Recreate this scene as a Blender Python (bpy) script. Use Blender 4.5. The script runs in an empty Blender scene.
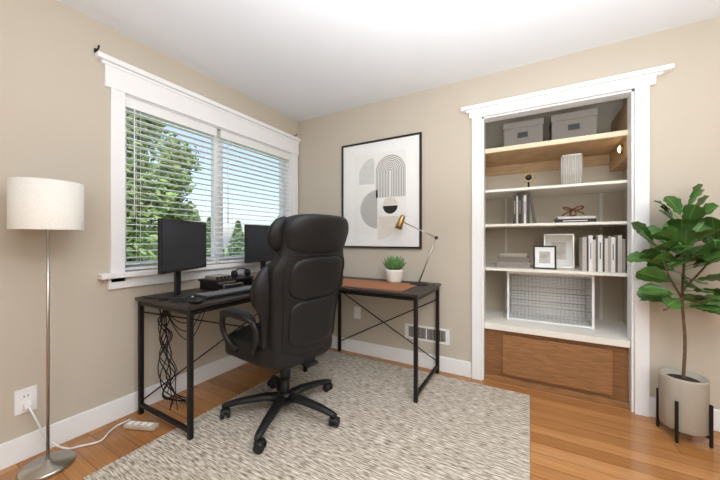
import bpy, bmesh, math, random
from mathutils import Vector, Matrix, Euler
random.seed(7)
COL = bpy.context.scene.collection
pi = math.pi
bpy.context.scene.view_settings.view_transform = 'Standard'

# ------------------------------------------------------------------ materials
def lin(c):
    out = []
    for v in c[:3]:
        v = v / 255.0
        out.append(v / 12.92 if v <= 0.04045 else ((v + 0.055) / 1.055) ** 2.4)
    return out

def scl(c, f):
    return tuple(min(1, max(0, v * f)) for v in c) + (1,)

def mat(name, col, rough=.5, metal=0.0, var=.06, scale=18, bump=0.0, bscale=60, stretch=(1, 1, 1), spec=.5, emit=0.0):
    m = bpy.data.materials.new(name)
    m.use_nodes = True
    nt = m.node_tree
    b = nt.nodes['Principled BSDF']
    c = lin(col)
    tc = nt.nodes.new('ShaderNodeTexCoord')
    mp = nt.nodes.new('ShaderNodeMapping')
    mp.inputs['Scale'].default_value = stretch
    nt.links.new(tc.outputs['Object'], mp.inputs['Vector'])
    n = nt.nodes.new('ShaderNodeTexNoise')
    n.inputs['Scale'].default_value = scale
    n.inputs['Detail'].default_value = 4
    nt.links.new(mp.outputs[0], n.inputs['Vector'])
    r = nt.nodes.new('ShaderNodeValToRGB')
    r.color_ramp.elements[0].position = .3
    r.color_ramp.elements[1].position = .7
    r.color_ramp.elements[0].color = scl(c, 1 - var)
    r.color_ramp.elements[1].color = scl(c, 1 + var)
    nt.links.new(n.outputs['Fac'], r.inputs['Fac'])
    nt.links.new(r.outputs['Color'], b.inputs['Base Color'])
    b.inputs['Roughness'].default_value = rough
    b.inputs['Metallic'].default_value = metal
    b.inputs['Specular IOR Level'].default_value = spec
    if emit > 0:
        b.inputs['Emission Color'].default_value = scl(c, 1)
        b.inputs['Emission Strength'].default_value = emit
    if bump > 0:
        n2 = nt.nodes.new('ShaderNodeTexNoise')
        n2.inputs['Scale'].default_value = bscale
        n2.inputs['Detail'].default_value = 3
        nt.links.new(mp.outputs[0], n2.inputs['Vector'])
        bp = nt.nodes.new('ShaderNodeBump')
        bp.inputs['Strength'].default_value = bump
        bp.inputs['Distance'].default_value = .01
        nt.links.new(n2.outputs['Fac'], bp.inputs['Height'])
        nt.links.new(bp.outputs[0], b.inputs['Normal'])
    return m

def mat_bricks(name, c1, c2, cm, bw, rh, mortar, rough, grain=(1, 30, 1), gamt=.25, bump=.2, rot=0.0, bias=0.0):
    m = bpy.data.materials.new(name)
    m.use_nodes = True
    nt = m.node_tree
    b = nt.nodes['Principled BSDF']
    tc = nt.nodes.new('ShaderNodeTexCoord')
    mp = nt.nodes.new('ShaderNodeMapping')
    mp.inputs['Rotation'].default_value = (0, 0, rot)
    nt.links.new(tc.outputs['Object'], mp.inputs['Vector'])
    br = nt.nodes.new('ShaderNodeTexBrick')
    br.offset = .37
    br.offset_frequency = 3
    br.inputs['Scale'].default_value = 1.0
    br.inputs['Brick Width'].default_value = bw
    br.inputs['Row Height'].default_value = rh
    br.inputs['Mortar Size'].default_value = mortar
    br.inputs['Mortar Smooth'].default_value = .3
    br.inputs['Bias'].default_value = bias
    br.inputs['Color1'].default_value = scl(lin(c1), 1)
    br.inputs['Color2'].default_value = scl(lin(c2), 1)
    br.inputs['Mortar'].default_value = scl(lin(cm), 1)
    nt.links.new(mp.outputs[0], br.inputs['Vector'])
    mp2 = nt.nodes.new('ShaderNodeMapping')
    mp2.inputs['Scale'].default_value = grain
    nt.links.new(mp.outputs[0], mp2.inputs['Vector'])
    n = nt.nodes.new('ShaderNodeTexNoise')
    n.inputs['Scale'].default_value = 3
    n.inputs['Detail'].default_value = 6
    nt.links.new(mp2.outputs[0], n.inputs['Vector'])
    r = nt.nodes.new('ShaderNodeValToRGB')
    r.color_ramp.elements[0].position = .3
    r.color_ramp.elements[1].position = .7
    r.color_ramp.elements[0].color = (1 - gamt,) * 3 + (1,)
    r.color_ramp.elements[1].color = (1, 1, 1, 1)
    nt.links.new(n.outputs['Fac'], r.inputs['Fac'])
    mx = nt.nodes.new('ShaderNodeMixRGB')
    mx.blend_type = 'MULTIPLY'
    mx.inputs[0].default_value = 1
    nt.links.new(br.outputs['Color'], mx.inputs[1])
    nt.links.new(r.outputs['Color'], mx.inputs[2])
    nt.links.new(mx.outputs[0], b.inputs['Base Color'])
    b.inputs['Roughness'].default_value = rough
    bp = nt.nodes.new('ShaderNodeBump')
    bp.inputs['Strength'].default_value = bump
    bp.inputs['Distance'].default_value = .004
    bp.invert = True
    nt.links.new(br.outputs['Fac'], bp.inputs['Height'])
    nt.links.new(bp.outputs[0], b.inputs['Normal'])
    return m

def mat_rug(name):
    m = bpy.data.materials.new(name)
    m.use_nodes = True
    nt = m.node_tree
    N = nt.nodes.new
    L = nt.links.new
    b = nt.nodes['Principled BSDF']
    tc = N('ShaderNodeTexCoord')
    def noise(sc, det):
        mp = N('ShaderNodeMapping'); mp.inputs['Scale'].default_value = sc
        L(tc.outputs['Object'], mp.inputs['Vector'])
        n = N('ShaderNodeTexNoise'); n.inputs['Scale'].default_value = 1; n.inputs['Detail'].default_value = det
        L(mp.outputs[0], n.inputs['Vector'])
        return n
    n1 = noise((20, 170, 1), 2)
    r = N('ShaderNodeValToRGB')
    e = r.color_ramp.elements
    e[0].position = .34; e[0].color = scl(lin((136, 122, 110)), 1)
    e[1].position = .47; e[1].color = scl(lin((192, 180, 164)), 1)
    x = e.new(.58); x.color = scl(lin((230, 222, 208)), 1)
    L(n1.outputs['Fac'], r.inputs['Fac'])
    # straight weave rows
    wv = N('ShaderNodeTexWave'); wv.wave_type = 'BANDS'; wv.bands_direction = 'Y'
    wv.inputs['Scale'].default_value = 13; wv.inputs['Distortion'].default_value = 0
    L(tc.outputs['Object'], wv.inputs['Vector'])
    r2 = N('ShaderNodeValToRGB')
    r2.color_ramp.elements[0].color = (.74, .72, .69, 1); r2.color_ramp.elements[1].color = (1, 1, 1, 1)
    r2.color_ramp.elements[1].position = .38
    L(wv.outputs['Fac'], r2.inputs['Fac'])
    mx = N('ShaderNodeMixRGB'); mx.blend_type = 'MULTIPLY'; mx.inputs[0].default_value = 1
    L(r.outputs['Color'], mx.inputs[1]); L(r2.outputs['Color'], mx.inputs[2])
    n3 = noise((5, 22, 1), 3)
    r3 = N('ShaderNodeValToRGB')
    r3.color_ramp.elements[0].position = .3; r3.color_ramp.elements[0].color = (.84, .83, .82, 1)
    r3.color_ramp.elements[1].position = .65; r3.color_ramp.elements[1].color = (1, 1, 1, 1)
    L(n3.outputs['Fac'], r3.inputs['Fac'])
    mx2 = N('ShaderNodeMixRGB'); mx2.blend_type = 'MULTIPLY'; mx2.inputs[0].default_value = 1
    L(mx.outputs[0], mx2.inputs[1]); L(r3.outputs['Color'], mx2.inputs[2])
    L(mx2.outputs[0], b.inputs['Base Color'])
    b.inputs['Roughness'].default_value = .95
    bp = N('ShaderNodeBump'); bp.inputs['Strength'].default_value = .2; bp.inputs['Distance'].default_value = .003
    L(wv.outputs['Fac'], bp.inputs['Height'])
    L(bp.outputs[0], b.inputs['Normal'])
    return m

M_wall = mat('wall_paint', (202, 192, 176), .85, var=.012, scale=3, bump=.05, bscale=180)
M_closet = mat('closet_paint', (212, 201, 182), .85, var=.02, scale=3, bump=.05, bscale=150)
M_ceil = mat('ceiling_paint', (238, 241, 245), .9, var=.01, scale=4, bump=.04, bscale=150)
M_trim = mat('white_trim', (247, 247, 247), .4, var=.01, scale=6)
M_floor = mat_bricks('oak_floor', (204, 146, 90), (170, 114, 64), (128, 84, 48), 1.1, .092, .0018, .13, grain=(1.2, 26, 1), gamt=.28, bump=.05)
M_rug = mat_rug('woven_rug')
M_blackmetal = mat('black_metal', (32, 28, 26), .45, .4, var=.1)
M_desktop = mat('dark_wood_top', (50, 41, 37), .42, var=.3, scale=5, stretch=(2, 25, 2), bump=.08)
M_deskmat = mat('tan_leather', (160, 100, 66), .5, var=.1, scale=25, bump=.15, bscale=200)
M_leather = mat('black_leather', (20, 21, 23), .46, var=.12, scale=30, bump=.25, bscale=220, spec=.42)
M_seam = mat('seam_black', (7, 7, 8), .6)
M_plastic = mat('black_plastic', (24, 24, 26), .5, var=.08)
M_screen = mat('monitor_screen', (36, 40, 47), .22, var=.05, scale=2)
M_chrome = mat('brushed_steel', (190, 185, 175), .3, .95, var=.05, scale=40)
M_brass = mat('brass', (176, 146, 96), .32, .9, var=.05)
M_shade = mat('linen_shade', (243, 239, 230), .9, var=.03, scale=90, bump=.15, bscale=300)
M_white = mat('white_plastic', (245, 245, 244), .45, var=.01)
M_whitepot = mat('white_ceramic', (234, 232, 226), .35, var=.02)
M_darkgap = mat('dark_gap', (50, 46, 42), .8)
M_slot = mat('slot_grey', (168, 164, 156), .8)
M_wood = mat('oak_board', (196, 162, 120), .5, var=.16, scale=4, stretch=(3, 3, 30), bump=.06)
M_woodl = mat('light_oak_edge', (232, 214, 184), .5, var=.06, scale=4, stretch=(3, 3, 30), bump=.04)
M_woodh = mat('oak_panel', (154, 110, 70), .45, var=.3, scale=4, stretch=(2.5, 2.5, 38), bump=.06)
M_woodf = mat('oak_frame', (136, 94, 58), .45, var=.3, scale=4, stretch=(2.5, 2.5, 38), bump=.06)
M_shelf = mat('cream_shelf', (242, 238, 228), .55, var=.02, scale=5)
M_bin = mat('grey_linen', (122, 117, 110), .9, var=.1, scale=120, bump=.3, bscale=300)
M_strip = mat('beige_plastic', (196, 184, 166), .5, var=.04)
M_paper = mat('paper', (246, 246, 244), .8, var=.01)
M_pages = mat('book_pages', (225, 218, 200), .9, var=.1, scale=200)
M_green = mat('fig_leaf', (78, 118, 54), .42, var=.35, scale=9, spec=.5)
M_vein = mat('leaf_vein', (136, 168, 96), .45, var=.1)
M_bark = mat('brown_bark', (104, 84, 66), .9, var=.25, scale=60, bump=.4)
M_soil = mat('potting_soil', (52, 40, 32), .95, var=.4, scale=60, bump=.6)
M_succ = mat('succulent_green', (100, 144, 84), .5, var=.2, scale=30)
M_inkb = mat('black_ink', (36, 36, 38), .8)
M_inkg = mat('grey_ink', (214, 214, 212), .85)
M_inkbe = mat('beige_ink', (226, 219, 208), .85)
M_copper = mat('copper_metal', (150, 104, 72), .3, .9)
M_tree = mat('tree_foliage', (128, 156, 96), .85, var=.5, scale=1.6)
M_tree2 = mat('conifer_foliage', (112, 138, 104), .85, var=.4, scale=2)
M_grass = mat('lawn_grass', (144, 164, 114), .95, var=.3, scale=2, bump=.3)

def glass_mat(name, tint=(1, 1, 1), amt=.06):
    m = bpy.data.materials.new(name)
    m.use_nodes = True
    nt = m.node_tree
    nt.nodes.remove(nt.nodes['Principled BSDF'])
    out = nt.nodes['Material Output']
    t = nt.nodes.new('ShaderNodeBsdfTransparent')
    t.inputs[0].default_value = tuple(tint) + (1,)
    g = nt.nodes.new('ShaderNodeBsdfGlossy')
    g.inputs['Roughness'].default_value = .02
    mx = nt.nodes.new('ShaderNodeMixShader')
    mx.inputs[0].default_value = amt
    nt.links.new(t.outputs[0], mx.inputs[1])
    nt.links.new(g.outputs[0], mx.inputs[2])
    nt.links.new(mx.outputs[0], out.inputs['Surface'])
    return m
M_glass = glass_mat('window_glass', (1, 1, 1), .03)

# ------------------------------------------------------------------ mesh builder
def catmull(pts, n=6, closed=False):
    P = [Vector(p) for p in pts]
    out = []
    N = len(P)
    rng = N if closed else N - 1
    for i in range(rng):
        if closed:
            p0, p1, p2, p3 = P[(i - 1) % N], P[i], P[(i + 1) % N], P[(i + 2) % N]
        else:
            p0 = P[max(i - 1, 0)]; p1 = P[i]; p2 = P[i + 1]; p3 = P[min(i + 2, N - 1)]
        for k in range(n):
            t = k / n
            out.append(.5 * ((2 * p1) + (-p0 + p2) * t + (2 * p0 - 5 * p1 + 4 * p2 - p3) * t * t + (-p0 + 3 * p1 - 3 * p2 + p3) * t ** 3))
    if not closed:
        out.append(P[-1])
    return out

class MB:
    def __init__(s):
        s.bm = bmesh.new()

    def _merge(s, tmp, mi, smooth, M=None):
        vm = {}
        for v in tmp.verts:
            vm[v] = s.bm.verts.new(M @ v.co if M else v.co)
        for f in tmp.faces:
            try:
                nf = s.bm.faces.new([vm[v] for v in f.verts])
                nf.material_index = mi
                nf.smooth = smooth
            except ValueError:
                pass
        tmp.free()

    def box(s, c, d, bevel=0.0, mi=0, M=None, seg=2):
        t = bmesh.new()
        bmesh.ops.create_cube(t, size=1)
        for v in t.verts:
            v.co = Vector((v.co.x * d[0], v.co.y * d[1], v.co.z * d[2]))
        if bevel > 0:
            bmesh.ops.bevel(t, geom=list(t.edges), offset=bevel, segments=seg, affect='EDGES', profile=.5)
        T = Matrix.Translation(Vector(c))
        if M is not None:
            T = T @ M
        s._merge(t, mi, False, T)
        return s

    def bb(s, x0, x1, y0, y1, z0, z1, bevel=0.0, mi=0):
        return s.box(((x0 + x1) / 2, (y0 + y1) / 2, (z0 + z1) / 2), (abs(x1 - x0), abs(y1 - y0), abs(z1 - z0)), bevel, mi)

    def tube(s, pts, r, seg=10, mi=0, closed=False, flat=None, smooth=True):
        P = [Vector(p) for p in pts]
        N = len(P)
        rings = []
        prev = None
        for i in range(N):
            if closed:
                d = P[(i + 1) % N] - P[(i - 1) % N]
            else:
                d = P[min(i + 1, N - 1)] - P[max(i - 1, 0)]
            if d.length < 1e-9:
                d = Vector((0, 0, 1))
            d.normalize()
            if prev is None:
                up = Vector((0, 0, 1)) if abs(d.z) < .95 else Vector((0, 1, 0))
                a = d.cross(up).normalized()
            else:
                a = (prev - d * prev.dot(d))
                a = a.normalized() if a.length > 1e-6 else d.orthogonal().normalized()
            prev = a
            b = d.cross(a)
            rr = r[i] if isinstance(r, (list, tuple)) else r
            fa, fb = flat if flat else (1, 1)
            rings.append([s.bm.verts.new(P[i] + a * (math.cos(2 * pi * k / seg) * rr * fa) + b * (math.sin(2 * pi * k / seg) * rr * fb)) for k in range(seg)])
        for i in range(N if closed else N - 1):
            A = rings[i]; B = rings[(i + 1) % N]
            for k in range(seg):
                f = s.bm.faces.new([A[k], A[(k + 1) % seg], B[(k + 1) % seg], B[k]])
                f.smooth = smooth
                f.material_index = mi
        if not closed:
            for R in (rings[0][::-1], rings[-1]):
                f = s.bm.faces.new(R)
                f.material_index = mi
        return s

    def cyl(s, p0, p1, r0, r1=None, seg=20, mi=0):
        r1 = r0 if r1 is None else r1
        return s.tube([p0, p1], [r0, r1], seg, mi)

    def bar(s, p0, p1, w, mi=0):
        p0 = Vector(p0); p1 = Vector(p1)
        d = p1 - p0
        L = d.length
        q = d.to_track_quat('Z', 'Y').to_matrix().to_4x4()
        return s.box((p0 + p1) / 2, (w, w, L), min(w * .12, .002), mi, q, 1)

    def lathe(s, prof, seg=32, c=(0, 0, 0), mi=0, smooth=True):
        c = Vector(c)
        rings = []
        for r, z in prof:
            if r < 1e-6:
                rings.append([s.bm.verts.new(c + Vector((0, 0, z)))])
            else:
                rings.append([s.bm.verts.new(c + Vector((r * math.cos(2 * pi * k / seg), r * math.sin(2 * pi * k / seg), z))) for k in range(seg)])
        for A, B in zip(rings, rings[1:]):
            for k in range(seg):
                k2 = (k + 1) % seg
                if len(A) == 1 and len(B) == 1:
                    continue
                if len(A) == 1:
                    vs = [A[0], B[k2], B[k]]
                elif len(B) == 1:
                    vs = [A[k], A[k2], B[0]]
                else:
                    vs = [A[k], A[k2], B[k2], B[k]]
                f = s.bm.faces.new(vs)
                f.smooth = smooth
                f.material_index = mi
        return s

    def pad(s, c, h, n=4, cuts=9, deform=None, mi=0):
        t = bmesh.new()
        bmesh.ops.create_cube(t, size=2)
        bmesh.ops.subdivide_edges(t, edges=list(t.edges), cuts=cuts, use_grid_fill=True)
        c = Vector(c)
        for v in t.verts:
            x, y, z = v.co
            k = (abs(x) ** n + abs(y) ** n + abs(z) ** n) ** (-1 / n)
            p = Vector((x * k * h[0], y * k * h[1], z * k * h[2]))
            if deform:
                p = deform(p)
            v.co = p + c
        s._merge(t, mi, True)
        return s

    def poly(s, pts, mi=0):
        f = s.bm.faces.new([s.bm.verts.new(Vector(p)) for p in pts])
        f.material_index = mi
        return s

def finish(name, mb, mats, parent=None, loc=(0, 0, 0), rotz=0.0, label=None, cat=None, group=None, kind=None, rot=None):
    me = bpy.data.meshes.new(name)
    bmesh.ops.recalc_face_normals(mb.bm, faces=list(mb.bm.faces))
    mb.bm.to_mesh(me)
    mb.bm.free()
    if not isinstance(mats, (list, tuple)):
        mats = [mats]
    for m in mats:
        me.materials.append(m)
    o = bpy.data.objects.new(name, me)
    COL.objects.link(o)
    o.location = loc
    o.rotation_euler = rot if rot else (0, 0, rotz)
    if parent:
        o.parent = parent
    if label: o['label'] = label
    if cat: o['category'] = cat
    if group: o['group'] = group
    if kind: o['kind'] = kind
    return o

def thing(name, label, cat, loc=(0, 0, 0), rotz=0.0, group=None):
    o = bpy.data.objects.new(name, None)
    o.empty_display_size = .1
    COL.objects.link(o)
    o.location = loc
    o.rotation_euler = (0, 0, rotz)
    o['label'] = label
    o['category'] = cat
    if group: o['group'] = group
    return o

def struct(name, mb, mats, parent=None):
    return finish(name, mb, mats, parent, kind='structure')

# ------------------------------------------------------------------ dims
XL, YB, H = -2.26, 2.58, 2.44
XR, YF = 2.3, -1.7
WY0, WY1, WZ0, WZ1 = .925, 2.475, .92, 2.06
CX0, CX1, CZ = -.335, .589, 2.105
CD = 3.2
T = .14

# ------------------------------------------------------------------ shell
struct('floor', MB().bb(XL - T, XR + T, YF - T, CD + T, -.1, 0), M_floor)
struct('ceiling', MB().bb(XL - T, XR + T, YF - T, CD + T, H, H + .1), M_ceil)
w = MB()
w.bb(XL - T, XL, YF - T, WY0, 0, H); w.bb(XL - T, XL, WY1, YB + T, 0, H)
w.bb(XL - T, XL, WY0, WY1, 0, WZ0); w.bb(XL - T, XL, WY0, WY1, WZ1, H)
struct('wall_left', w, M_wall)
w = MB()
w.bb(XL, CX0, YB, YB + .1, 0, H); w.bb(CX1, XR, YB, YB + .1, 0, H); w.bb(CX0, CX1, YB, YB + .1, CZ, H)
struct('wall_back', w, M_wall)
struct('wall_right', MB().bb(XR, XR + T, YF - T, YB + T, 0, H), M_wall)
struct('wall_front', MB().bb(XL, XR, YF - T, YF, 0, H), M_wall)
w = MB()
w.bb(-.50, .76, CD, CD + .1, 0, H); w.bb(-.50, -.40, YB + .1, CD, 0, H); w.bb(.66, .76, YB + .1, CD, 0, H)
struct('wall_closet', w, M_closet)

struct('baseboard_left', MB().bb(XL, XL + .014, YF, YB, 0, .125, .003), M_trim)
b = MB(); b.bb(XL + .014, -.415, YB - .014, YB, 0, .125, .003); b.bb(.66, XR, YB - .014, YB, 0, .125, .003)
struct('baseboard_back', b, M_trim)

# window casing
c = MB()
c.bb(XL, XL + .02, .85, WY0, WZ0 - .06, WZ1, .002)
c.bb(XL, XL + .02, WY1, 2.56, WZ0 - .06, WZ1, .002)
c.bb(XL, XL + .024, .82, 2.568, WZ1, 2.195, .002)
c.bb(XL, XL + .05, .775, 2.575, 2.208, 2.24, .004)
c.bb(XL, XL + .03, .80, 2.572, 2.19, 2.208, .003)
c.bb(XL - .12, XL + .055, .79, 2.57, WZ0 - .032, WZ0, .004)
c.bb(XL, XL + .02, .84, 2.56, WZ0 - .10, WZ0 - .032, .002)
c.bb(XL - .12, XL, WY0 - .001, WY0 + .006, WZ0, WZ1)
c.bb(XL - .12, XL, WY1 - .006, WY1 + .001, WZ0, WZ1)
c.bb(XL - .12, XL, WY0, WY1, WZ1 - .006, WZ1 + .001)
struct('trim_1', c, M_trim)
f = MB()
xf0, xf1 = XL - .135, XL - .085
f.bb(xf0, xf1, WY0, WY0 + .05, WZ0, WZ1, .003); f.bb(xf0, xf1, WY1 - .05, WY1, WZ0, WZ1, .003)
f.bb(xf0, xf1, WY0 + .05, WY1 - .05, WZ0, WZ0 + .055, .003); f.bb(xf0, xf1, WY0 + .05, WY1 - .05, WZ1 - .05, WZ1, .003)
f.bb(xf0, xf1, 1.615, 1.70, WZ0 + .055, WZ1 - .05, .003)
wf = struct('window_1', f, M_white)
g = MB(); g.bb(XL - .112, XL - .108, WY0 + .05, 1.615, WZ0 + .055, WZ1 - .05); g.bb(XL - .112, XL - .108, 1.70, WY1 - .05, WZ0 + .055, WZ1 - .05)
struct('window_pane', g, M_glass, wf)

# closet casing
c = MB()
c.bb(-.41, CX0, YB - .022, YB, 0, CZ, .002)
c.bb(CX1, .66, YB - .022, YB, 0, CZ, .002)
c.bb(-.43, .69, YB - .026, YB, CZ, 2.165, .002)
c.bb(-.455, .72, YB - .036, YB, 2.155, 2.17, .003)
c.bb(-.49, .765, YB - .055, YB, 2.17, 2.20, .004)
c.bb(CX0 - .002, CX0 + .012, YB, YB + .1, 0, CZ)
c.bb(CX1 - .012, CX1 + .002, YB, YB + .1, 0, CZ)
c.bb(CX0, CX1, YB, YB + .1, CZ - .012, CZ + .002)
struct('trim_2', c, M_trim)

# ------------------------------------------------------------------ blinds
def blind(y0, y1, label):
    root = thing('window_blind', label, 'blind', (XL - .045, (y0 + y1) / 2, WZ0), group='white slatted blinds in the window')
    L = y1 - y0
    hh = WZ1 - WZ0 - .006
    h = MB(); h.box((0, 0, hh - .03), (.05, L, .05), .003); h.box((.032, 0, hh - .035), (.008, L, .068), .002)
    finish('headrail', h, M_white, root)
    s = MB()
    z = .045
    R = Matrix.Rotation(math.radians(1.5), 4, 'Y')
    while z < hh - .07:
        s.box((0, 0, z), (.05, L - .006, .0042), 0, 0, R)
        z += .0435
    finish('slats', s, M_white, root)
    finish('bottom_rail', MB().box((0, 0, .014), (.05, L - .006, .018), .003), M_white, root)
    for fy in (-.36, .36):
        for dx in (-.028, .028):
            finish('ladder_cord', MB().cyl((dx, fy * L, .02), (dx, fy * L, hh - .06), .0012, seg=6), M_white, root)
    finish('tilt_wand', MB().cyl((.036, -.42 * L, .35), (.036, -.42 * L, hh - .07), .004, seg=8), M_white, root)
blind(.936, 1.585, 'white horizontal slat blind beside the green trees outside')
blind(1.625, 2.466, 'wide white horizontal slat blind behind the second monitor')

for (y, z) in ((.78, 2.24), (2.50, 2.24)):
    k = MB(); k.box((.006, 0, .012), (.012, .016, .024), .002); k.tube(catmull([(.012, 0, .012), (.035, 0, .014), (.045, 0, .022), (.048, 0, .032)], 4), .005, 8)
    finish('curtain_rod_bracket', k, M_plastic, None, (XL + .001, y, z + .001), label='small dark curtain rod bracket above the window trim', cat='bracket', group='curtain rod brackets')

# ------------------------------------------------------------------ outdoors
def foliage_mesh(name, mat_, n, fn, size, parent, seed):
    rnd = random.Random(seed)
    vs, fs = [], []
    for i in range(n):
        p, d = fn(rnd)
        sz = size * rnd.uniform(.6, 1.5)
        a = Vector((rnd.gauss(0, 1), rnd.gauss(0, 1), rnd.gauss(0, .6))).normalized()
        bq = a.cross(Vector((rnd.gauss(0, 1), rnd.gauss(0, 1), rnd.gauss(0, 1)))).normalized()
        k = len(vs)
        vs += [p - a * sz, p + bq * sz * .45, p + a * sz, p - bq * sz * .45]
        fs.append((k, k + 1, k + 2, k + 3))
    me = bpy.data.meshes.new(name)
    me.from_pydata([tuple(v) for v in vs], [], fs)
    me.materials.append(mat_)
    o = bpy.data.objects.new(name, me)
    COL.objects.link(o)
    o.parent = parent
    return o

def tree(x, y, h, r, kind, label, seed, n=2600, size=.11, gz=-1.0):
    root = thing('conifer_tree' if kind == 'c' else 'leafy_tree', label, 'tree', (x, y, gz))
    tr = MB(); tr.tube([(0, 0, 0), (.03, 0, h * .5), (0, 0, h * .93)], [r * .09, r * .06, .02], 10)
    finish('trunk', tr, M_bark, root)
    if kind == 'c':
        def fn(rd):
            t = rd.random() ** 1.4
            z = h * (.06 + .94 * t)
            layer = .72 + .28 * abs(math.sin(z * 5.2))
            rr = r * (1 - t) * layer * math.sqrt(rd.uniform(.15, 1)) + .03
            a = rd.uniform(0, 2 * pi)
            return Vector((rr * math.cos(a), rr * math.sin(a), z - rr * .25)), None
    else:
        rc = random.Random(seed * 50)
        cl = [Vector((rc.uniform(-.5, .5) * r * (1.15 - .6 * i / 17), rc.uniform(-.5, .5) * r * (1.15 - .6 * i / 17), h * (.12 + .8 * i / 17))) for i in range(18)]
        def fn(rd):
            c0 = rd.choice(cl)
            v = Vector((rd.gauss(0, 1), rd.gauss(0, 1), rd.gauss(0, 1))).normalized() * r * .5 * rd.uniform(.3, 1)
            return c0 + v, None
    foliage_mesh('foliage', M_tree2 if kind == 'c' else M_tree, n, fn, size, root, seed)

struct('ground_1', MB().bb(-60, XL - .4, -20, 60, -1.1, -1.0), M_grass)
tree(-6.6, 2.75, 5.4, .98, 'l', 'tall bright green tree outside the window', 3, 9000, .07)
tree(-8.2, 4.5, 4.9, .90, 'l', 'leafy green tree beside the house', 4, 8000, .07)
tree(-5.2, .8, 3.6, .8, 'l', 'green shrub-like tree near the window', 5, 6000, .06)
tree(-15.5, 10.4, 3.3, 1.1, 'c', 'dark green conifer in the yard', 6, 4000, .10)
for i, (x, y, h) in enumerate([(-25, 15.5, 4.6), (-24, 19, 3.8), (-22, 22.5, 4.6), (-19, 25.5, 4.0), (-15.6, 27, 4.4), (-28, 12.5, 5.0), (-18.5, 18.5, 2.7), (-14.5, 21.5, 2.9), (-20.5, 14, 2.9)]):
    tree(x, y, h, 1.5, 'c', 'distant conifer beyond the yard', 20 + i, 2000, .18)

# ------------------------------------------------------------------ rug
finish('area_rug', MB().bb(-1.82, 0.0, .58, 2.47, .001, .013, .003), M_rug, label='cream and taupe flat-woven area rug under the chair', cat='rug')

# ------------------------------------------------------------------ desk
desk = thing('corner_desk', 'dark L-shaped corner desk with thin black metal frame', 'desk', (0, 0, 0))
zt = .755
RZ = .0135
finish('desktop', MB().bb(-2.215, -1.63, .965, 2.55, zt - .022, zt, .003), M_desktop, desk)
finish('desktop', MB().bb(-1.628, -.655, 1.95, 2.55, zt - .022, zt, .003), M_desktop, desk)
def sq(p0, p1, w=.026):
    return MB().bar(p0, p1, w)
zb = zt - .0225
for (x, y, z0) in [(-2.19, .99, 0), (-1.65, .99, RZ), (-2.19, 2.53, 0), (-.68, 1.975, RZ), (-.68, 2.53, 0), (-1.67, 2.53, 0), (-1.65, 1.975, RZ)]:
    finish('leg', sq((x, y, z0), (x, y, zb)), M_blackmetal, desk)
for (a, b_) in [((-2.175, .99, .06), (-1.665, .99, .06)), ((-2.175, .99, zb - .016), (-1.665, .99, zb - .016)),
                ((-.68, 1.99, .06), (-.68, 2.515, .06)), ((-.68, 1.99, zb - .016), (-.68, 2.515, zb - .016)),
                ((-1.64, 2.53, zb - .016), (-.70, 2.53, zb - .016)), ((-1.635, 1.975, zb - .016), (-.70, 1.975, zb - .016)),
                ((-2.19, 1.01, zb - .016), (-2.19, 2.51, zb - .016)), ((-1.65, 1.01, zb - .016), (-1.65, 1.955, zb - .016)),
                ]:
    finish('crossbar', sq(a, b_, .022), M_blackmetal, desk)
for (a, b_) in [((-2.19, .99, .08), (-2.19, 2.53, .66)), ((-2.178, .99, .66), (-2.178, 2.53, .08)),
                ((-1.67, 2.53, .10), (-.68, 2.53, .62)), ((-1.67, 2.518, .62), (-.68, 2.518, .10))]:
    finish('cross_brace', MB().cyl(a, b_, .005, seg=8), M_blackmetal, desk)

finish('desk_mat', MB().box((0, 0, .0025), (.72, .38, .004), .0015), M_deskmat, None, (-1.15, 2.19, zt + .0005), label='tan leather desk mat on the dark desk', cat='desk mat')

# ------------------------------------------------------------------ monitors
def monitor(c, ang, wd, hg, zbot, label, zbase=zt):
    root = thing('computer_monitor', label, 'monitor', (c[0], c[1], zbase), ang, group='monitors on the desk')
    z0 = zbot - zbase
    s = MB(); s.box((0, 0, z0 + hg / 2), (.022, wd, hg), .004); s.box((-.02, 0, z0 + hg / 2), (.03, wd * .6, hg * .6), .01)
    finish('housing', s, M_plastic, root)
    finish('screen', MB().box((.0115, 0, z0 + hg / 2 + .004), (.002, wd - .014, hg - .024)), M_screen, root)
    n = MB(); n.box((-.05, 0, z0 / 2 + .05), (.018, .05, z0 + .10), .004); n.box((-.038, 0, z0 + .10), (.03, .05, .05), .003)
    finish('stand', n, M_plastic, root)
    finish('base', MB().lathe([(0, 0.0005), (.105, .0005), (.108, .006), (.09, .012), (0, .014)], 36, (-.05, 0, 0)), M_plastic, root)
monitor((-1.96, 1.14), math.radians(26), .46, .325, .925, 'black computer monitor with dark screen at the desk end')
monitor((-2.045, 1.925), math.radians(0), .48, .32, .93, 'black computer monitor partly hidden by the chair', zt)

# ------------------------------------------------------------------ desk items
kb = thing('keyboard', 'black computer keyboard on the desk', 'keyboard', (-1.79, 1.36, zt + .0008), math.radians(-3))
finish('keyboard_body', MB().box((0, 0, .009), (.15, .44, .016), .005), M_plastic, kb)
k = MB()
for r in range(5):
    for q in range(15):
        k.box((-.052 + r * .026, -.196 + q * .028, .0205), (.020, .022, .007), .002, seg=1)
finish('keys', k, mat('key_grey', (112, 112, 114), .5), kb)

ms = thing('computer_mouse', 'black computer mouse beside the keyboard', 'mouse', (-1.70, 1.05, zt + .0005))
finish('mouse_body', MB().pad((0, 0, .017), (.055, .03, .017), 2.6, 7), M_plastic, ms)
finish('scroll_wheel', MB().cyl((-.03, -.004, .032), (-.03, .004, .032), .008, seg=14), M_chrome, ms)

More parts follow.
